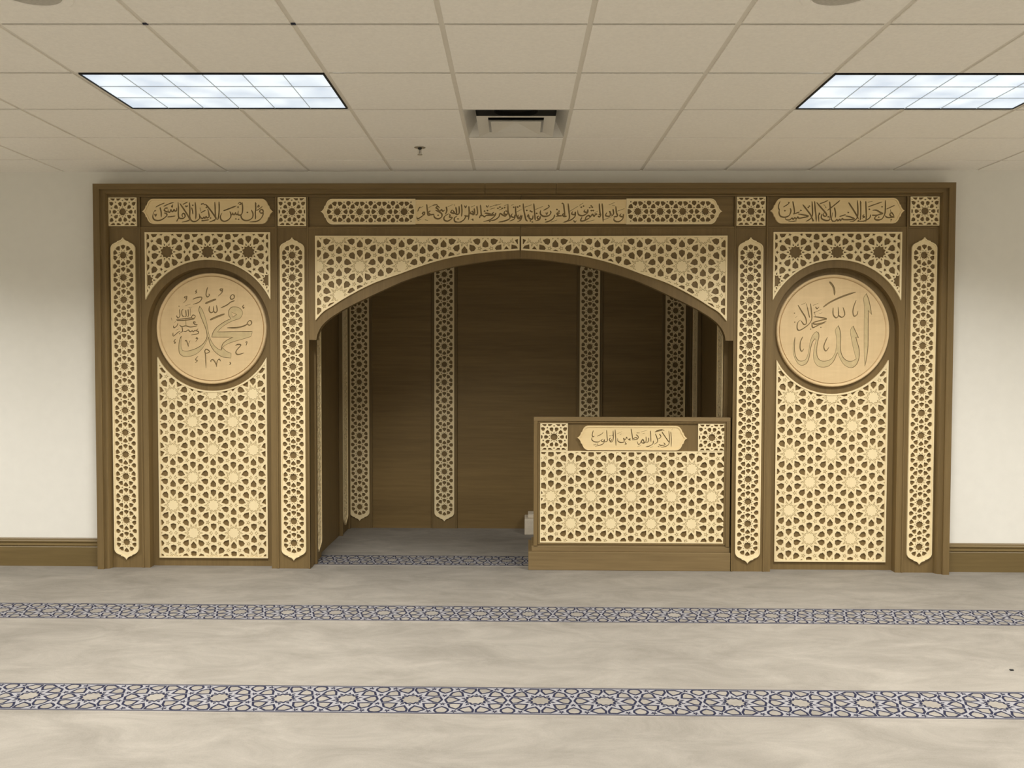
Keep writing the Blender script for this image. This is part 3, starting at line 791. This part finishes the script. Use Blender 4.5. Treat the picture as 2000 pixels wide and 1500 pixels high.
ARCH = [(0, 2.2985), (0.1, 2.2945), (0.211, 2.283), (0.451, 2.246), (0.615, 2.207), (0.761, 2.165), (0.887, 2.12), (1.091, 2.027), (1.25, 1.95), (1.369, 1.882), (1.449, 1.817), (1.489, 1.753), (1.501, 1.7)]
ARCHTOP = [(0, 2.358), (0.211, 2.343), (0.381, 2.325), (0.508, 2.302), (0.634, 2.271), (0.76, 2.23), (0.887, 2.183), (1.051, 2.126), (1.17, 2.071), (1.297, 2.001), (1.377, 1.95), (1.448, 1.905), (1.504, 1.843)]
def make_arch():
    t = thing('arch', (CX, 0, 0), 'dark wooden pointed-foot arch with pierced pale spandrels over the niche', 'arch')
    a = [(p.x, p.y) for p in smooth(ARCH, 6)]; at = [(p.x, p.y) for p in smooth(ARCHTOP, 6)]
    for s in (-1, 1):
        pr = lambda p: [(s*x, z) for x, z in p]
        ol = [(.0008, 2.2985)] + a[1:] + [(1.5555, 1.700), (1.5555, 2.519), (.0008, 2.519)]
        mb = relief([('s', pr(ol))], lambda q: (.06, 'a', 0) if 's' in q else None)['a']
        mb.build('arch_board', M_DV, t, (0, .005, 0))
        m = MB(); x0, x1 = sorted((s*.0008, s*1.5555)); m.box(x0, x1, YP+.010, .005, 2.519, 2.7485); m.build('header_board', M_DH, t)
        m = MB(); m.box(x0, x1, YP-.009, .0, ZSEP-.007, ZSEP+.006); m.build('cross_bead', M_DH, t, bevel=.003)
        out = [(.006, 2.457), (.006, 2.357)] + at[1:] + [(at[-1][0], 2.462)]
        hs = tiling(-.8380-CX, 2.2395, PA*1.008, 0, ROUTED, (-1.52, .01, 1.8, 2.47))
        if s > 0: hs = [(tg, [(-x, z) for x, z in p]) for tg, p in hs]
        lattice('spandrel_lattice', pr(out), hs, t, M_MAPLE, rim=.012, routed=True, loc=(0, YP-.005, 0))
make_arch()

# ---- medallions
MUH_BODY = ['580,438 610,480 640,555 665,640 682,730 700,815 728,890 772,952 815,985 850,1000 868,968 920,1015 978,1040 975,1100 880,1090 810,1055 745,990 703,905 690,830 675,862 640,930 590,1000 520,1055 440,1080 370,1080 320,1050 305,990 308,920 325,850 341,820 333,900 337,962 352,1004 400,1014 470,1000 550,968 620,918 664,850 670,800 655,725 625,650 590,560 568,490',
            '1255,760 805,766 860,710 930,662 1010,622 1090,597 1120,560 1130,515 1100,468 1040,447 985,455 952,500 955,560 980,598 900,635 800,705 750,770 730,832 1005,835 930,870 872,920 850,996 868,966 930,922 1050,880 1150,852 1235,825']
MUH_HOLE = '985,513 1055,545 1002,578'
MUH_SM = '''
!1.2 1000,290 975,320 985,350 1020,340 1026,305 1000,286|!1.4 1030,368 980,388 930,425 850,462|1150,420 1130,445 1152,458 1136,470|!1.2 1214,625 1190,655 1215,682 1246,660 1236,625 1208,622|!1.5 1200,660 1150,690 1060,712 930,715|!2.2 712,615 800,575 903,537|!2.2 652,405 725,375 794,349|!1.2 705,440 703,500 730,522 757,500 755,440|!1.2 757,500 782,522 806,495 795,425
!1.2 872,214 845,225 865,246 877,218 870,262 818,312|!1.2 686,196 670,250 665,300 686,322 706,300 700,280|550,228 530,250 546,262 524,278|!1.2 494,352 550,330 606,326 600,362 560,395 494,416|410,308 385,325 407,337 417,308 410,357 373,397|266,858 245,890 266,906 244,918|385,886 405,880 425,930 430,956|452,878 432,925|546,833 530,850 552,852 524,892
!1.2 660,982 640,1012 650,1060 655,1232|638,1022 662,988 702,1016 680,1036 644,1042|552,1078 520,1120 546,1136 514,1162|!1.1 720,1152 720,1130 750,1125 785,1180 791,1216|790,1202 801,1140 825,1115 846,1142|960,1150 972,1175 954,1184|!1.3 1036,940 1070,926 1106,936 1060,990 1040,1032 1070,1056 1146,1034|1164,900 1186,893 1172,942
522,560 490,553 474,590 512,592 524,562|474,590 440,592 380,600 274,612|456,468 461,562|430,478 436,560 420,572|400,488 406,560 390,576|370,478 350,500 356,560 386,571|320,478 326,560 300,590 279,558|!.8 398,432 462,413|!.7 440,456 482,460|*315,440|280,622 380,620 512,604
552,676 510,666 500,640 532,645|546,690 460,706 400,690 350,700 318,680|400,608 400,690|300,658 285,690 248,716 239,688|!.8 270,628 254,652
556,728 535,750 562,766 550,792 468,806|530,760 515,745 500,765 480,752 465,765 448,760 430,742 400,762 368,760|350,698 356,760 328,771|322,758 290,780 238,822 234,778|!.8 268,746 312,729|*320,790|!.8 214,588 222,622'''
ALL_BODY = ['1135,265 1100,330 1114,420 1115,700 1120,950 1130,1152 1150,1050 1165,900 1163,600 1163,470 1202,522 1186,430 1165,340',
            '980,660 950,715 965,830 995,960 1025,1060 975,1090 915,1085 865,1045 838,980 830,900 832,760 803,655 765,715 780,790 783,880 770,980 725,1060 650,1090 585,1080 550,1030 542,950 555,850 568,790 560,745 535,730 505,755 475,810 455,900 440,1000 410,1070 365,1090 320,1080 288,1030 272,940 276,800 257,900 262,1000 290,1080 335,1135 385,1140 430,1105 455,1030 470,930 490,860 520,815 535,832 515,920 503,1020 520,1100 560,1150 620,1165 690,1150 750,1090 785,1010 800,985 825,1050 870,1125 930,1165 990,1165 1040,1110 1062,1020 1055,930 1030,850 1015,795 1048,805']
ALL_SM = '''
!1.8 684,123 725,170 745,225 748,287|!1.9 614,432 700,370 850,300 1004,248|!1.2 1012,348 985,420 974,490 990,542 1026,520 1037,478|!1.2 735,438 735,520 770,562 801,530 795,428|!1.2 801,530 840,556 876,520 854,433|!1.2 371,793 345,850 339,930 360,972 387,938|!1.2 671,798 635,880 629,930 655,967 692,918
!1.2 308,408 350,480 400,560 411,630 380,642 348,598|!.9 348,402 402,379|!1.1 408,388 430,470|!1.2 460,388 470,480 476,580 440,642 380,690 320,716 299,680 308,620 342,588|!.9 488,412 552,384|520,428 540,452 562,428|!1.1 498,502 592,459|510,488 521,552|!1.2 498,550 560,555 657,575 600,590 498,620 520,641 600,625 657,600|!1.2 480,618 490,682 560,650 642,619|!.9 568,512 602,498|*465,700 588,678 265,505 270,615|420,428 440,520 452,562|!.9 278,562 302,538'''
def make_medallion(uc, z, side, k, ox, oy, body, hole, small, label):
    t = thing('medallion', (CX+uc, .022, z), label, 'medallion', 'round calligraphy medallions')
    R0, R1 = .386, .4125
    MB().lathe_y([(R1, 0), (R1, -.022), (R1-.003, -.027), (R1-.008, -.030), (R1-.014, -.028), (R1-.018, -.021), (R0+.0042, -.018), (R0+.0040, -.009), (R0+.0004, -.009), (R0+.0004, 0)], 128).build('rim', M_DISC, t, smooth=True)
    reg = [('board', arc(0, 0, R0, 0, 2*PI, 128)[:-1])]
    tr = lambda p: [((x-ox)*k, -(y-oy)*k) for x, y in p]
    for b in body:
        pts = curvy(tr(P_(b))); reg.append(('body', pts))
        for q in ribbon(pts, .0036, closed=True, taper=False, raw=True): reg.append(('ink', q))
    if hole:
        pts = tr(P_(hole)); reg.append(('hole', pts))
        for q in ribbon(pts, .0036, closed=True, taper=False, raw=True): reg.append(('ink', q))
    reg += writing(lines(small), ox, oy, k, 13)
    hgt = .018
    def cls(s):
        if 'board' not in s: return None
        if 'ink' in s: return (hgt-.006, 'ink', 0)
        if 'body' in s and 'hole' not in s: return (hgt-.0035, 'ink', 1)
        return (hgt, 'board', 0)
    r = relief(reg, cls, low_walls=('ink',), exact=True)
    d = r['board'].build('disc', M_DISC, t); r['ink'].build('lettering', [M_STROKE, M_FACE], d)
make_medallion(-2.299, 1.784, 'left', .000583, 732, 725, MUH_BODY, MUH_HOLE, MUH_SM, 'round pale wooden medallion with carved calligraphy in the left bay')
make_medallion(2.297, 1.775, 'right', .000602, 732, 720, ALL_BODY, None, ALL_SM, 'round pale wooden medallion with tall carved letters in the right bay')

# ------------------------------------------------------------------ niche interior
NB = 1.48; NL, NR = -1.262, 1.902; NT = 2.56
def make_niche():
    # jambs and soffit
    m = MB(); m.box(NL-.02, NR+.02, .0925, NB+.02, NT, NT+.03); m.box(-1.214, 1.890, .006, .0925, NT, NT+.03)
    tag(m.build('niche_soffit', M_NICHE), 'dark wooden soffit inside the niche behind the arch', 'soffit')
    for x0, x1, l in ((-1.240, -1.204, 'left'), (1.862, 1.898, 'right')):
        m = MB(); m.box(x0, x1, .092, .125, 0, NT); tag(m.build('jamb_board', M_DV), 'dark upright jamb board just inside the %s edge of the niche' % l, 'jamb')
    # wall panels
    m = MB(); m.box(NL-.02, NL, .09, NB, 0, NT); tag(m.build('veneer_panel', M_DV), 'plain dark panel on the left side wall of the niche', 'panel')
    m = MB(); m.box(NR, NR+.02, .09, NB, 0, NT); tag(m.build('veneer_panel', M_DV), 'plain dark panel on the right side wall of the niche', 'panel')
    xs = [(-1.029, -.4835, 'left'), (-.2495, .8405, 'middle'), (1.0745, 1.617, 'right')]
    for a, b, l in xs:
        m = MB(); m.box(a, b, NB, NB+.02, 0, NT); tag(m.build('veneer_panel', M_NICHE), 'plain brown veneered panel at the %s of the niche back wall' % l, 'panel', 'niche back panels')
    # pilasters on the back wall
    for xc, l in ((-1.146, 'first pierced strip pilaster from the left on the niche back wall'), (-.3665, 'second pierced strip pilaster from the left on the niche back wall'), (.9575, 'third pierced strip pilaster on the niche back wall, rising behind the pulpit'), (1.734, 'rightmost pierced strip pilaster on the niche back wall')):
        t = thing('pilaster', (xc, NB, 0), l, 'pilaster', 'niche back pilasters')
        m = MB(); m.box(-.106, .165 if xc > 1.5 else .106, -.012, .02, 0, NT); m.build('field', M_DV, t)
        m = MB()
        for s in (-1, 1):
            m.box(s*.111-.006, s*.111+.006, -.018, .02, 0, NT)
        m.build('bead', M_DV, t, bevel=.003)
        add_strip(t, 0, -.012, 1.262)
    # pilasters on the side walls
    for x, yc, rz, l in ((NL, .215, PI/2, 'front left side pilaster'), (NL, 1.272, PI/2, 'rear left side pilaster'), (NR, .215, -PI/2, 'front right side pilaster'), (NR, 1.272, -PI/2, 'rear right side pilaster')):
        t = thing('pilaster', (x, yc, 0), '%s with pierced strip seen edge on inside the niche' % l, 'pilaster', 'niche side pilasters', rz)
        front = yc < .5
        h = .105 if front else .155
        pr = .032 if front else .016
        m = MB(); m.box(-h, h, -pr, .0, 0, NT); m.build('field', M_DV, t)
        m = MB()
        for s in (-1, 1): m.box(s*(h+.001)-.006, s*(h+.001)+.006, -.036, -.004, 0, NT)
        m.build('bead', M_DV, t, bevel=.003)
        add_strip(t, 0, -pr, 1.262)
make_niche()

# ------------------------------------------------------------------ pulpit
def make_pulpit():
    t = thing('pulpit', (0, 0, 0), 'low wooden pulpit with pierced pale front standing in the niche opening', 'pulpit')
    YB = -.048
    m = MB(); m.box(.402, 1.892, YB, .088, 0, .136); m.box(.402, 1.858, .088, .38, 0, .136); m.build('plinth', M_PLINTH, t, bevel=.003)
    m = MB(); m.box(.426, 1.890, YB+.015, .088, .136, .178); m.box(.426, 1.856, .088, .28, .136, .178); m.build('plinth_step', M_PLINTH, t, bevel=.003)
    X0, X1, Z0, Z1 = .440, 1.886, .178, 1.135
    YS = -.030
    m = MB(); m.box(X0+.02, X1-.02, YS+.012, YS+.045, Z0, Z1-.01); m.build('back_panel', M_DV, t)
    w = .030
    m = MB()
    m.box(X0, X1, YS-.008, YS+.05, Z1-w, Z1); m.build('top_rail', M_PLINTH, t, bevel=.002)
    for x0, x1 in ((X0, X0+w), (X1-w, X1)):
        m = MB(); m.box(x0, x1, YS-.008, YS+.05, Z0, Z1-w); m.build('stile', M_DV, t, bevel=.002)
    m = MB(); m.box(X0+w, X1-w, YS+.003, YS+.04, Z0, Z0+.010); m.build('bottom_rail', M_PLINTH, t, bevel=.002)
    # inner moulding
    m = MB(); a, b, c, d = X0+w, X1-w, Z0+.022, Z1-w
    q = .016
    m.box(a, b, YS-.002, YS+.02, d-q, d); m.box(a, b, YS-.002, YS+.02, c-.013, c+.0025); m.box(a, a+q, YS-.002, YS+.02, c, d-q); m.box(b-q, b, YS-.002, YS+.02, c, d-q)
    m.build('moulding', M_DV, t, bevel=.004)
    # pierced front and its two squares
    lx0, lx1, lz0, lz1 = .488, 1.856, .203, .884
    hs = tiling(.716, .7535, .1262, 0, ROUTED, (lx0, lx1, lz0, lz1))
    def plug(tg, p):
        if tg != 'petal': return False
        cx = sum(q[0] for q in p)/len(p); cz = sum(q[1] for q in p)/len(p)
        return abs(cx-1.310) < .03 and abs(cz-(.7535-.092)) < .03
    lattice('front_lattice', rect(lx0, lx1, lz0, lz1), hs, t, M_MAPLE, rim=.008, rim_h=0.0, routed=True, plug=plug, loc=(0, YS+.012, 0), thick=.012)
    for xc in (.590, 1.752):
        h = .1015
        lattice('lattice_square', rect(-h, h, -h, h), tiling(0, 0, .0800, PI/2, dict(HEAVY, st=.36), (-h, h, -h, h)), t, M_MAPLE, rim=.006, rim_h=0.0, thick=.012, loc=(xc, YS+.012, .9875))
    return t
make_pulpit()
def make_pulpit_plaque():
    t = thing('inscription_plaque', (1.1655, -.018, .982), 'pale carved inscription plaque with pointed ends on the pulpit front', 'plaque', 'small inscription plaques')
    ink = writing(lines(PULPIT_T), 1001, 203, .000732, 9.5)
    plaque('board', turn(capsule(.0905, .4045)), ink, t, M_MAPLE_H, thick=.013)
make_pulpit_plaque()
def make_steps():
    t = thing('step', (0.37, 1.2, 0), 'small cream coloured steps behind the left edge of the pulpit', 'step')
    m = MB(); m.box(0, .5, 0, .235, 0, .139); m.build('lower_step', M_CREAM, t, bevel=.006)
    m = MB(); m.box(.03, .5, .06, .235, .139, .172); m.build('upper_step', M_CREAM, t, bevel=.006)
make_steps()

def make_lint():
    m = MB(); m.box(-.009, .009, -.006, .006, 0, .006)
    tag(m.build('lint', M_BLACK, None, (2.845, -2.02, 0), bevel=.002), 'tiny black scrap lying on the carpet at the far right', 'scrap')
make_lint()
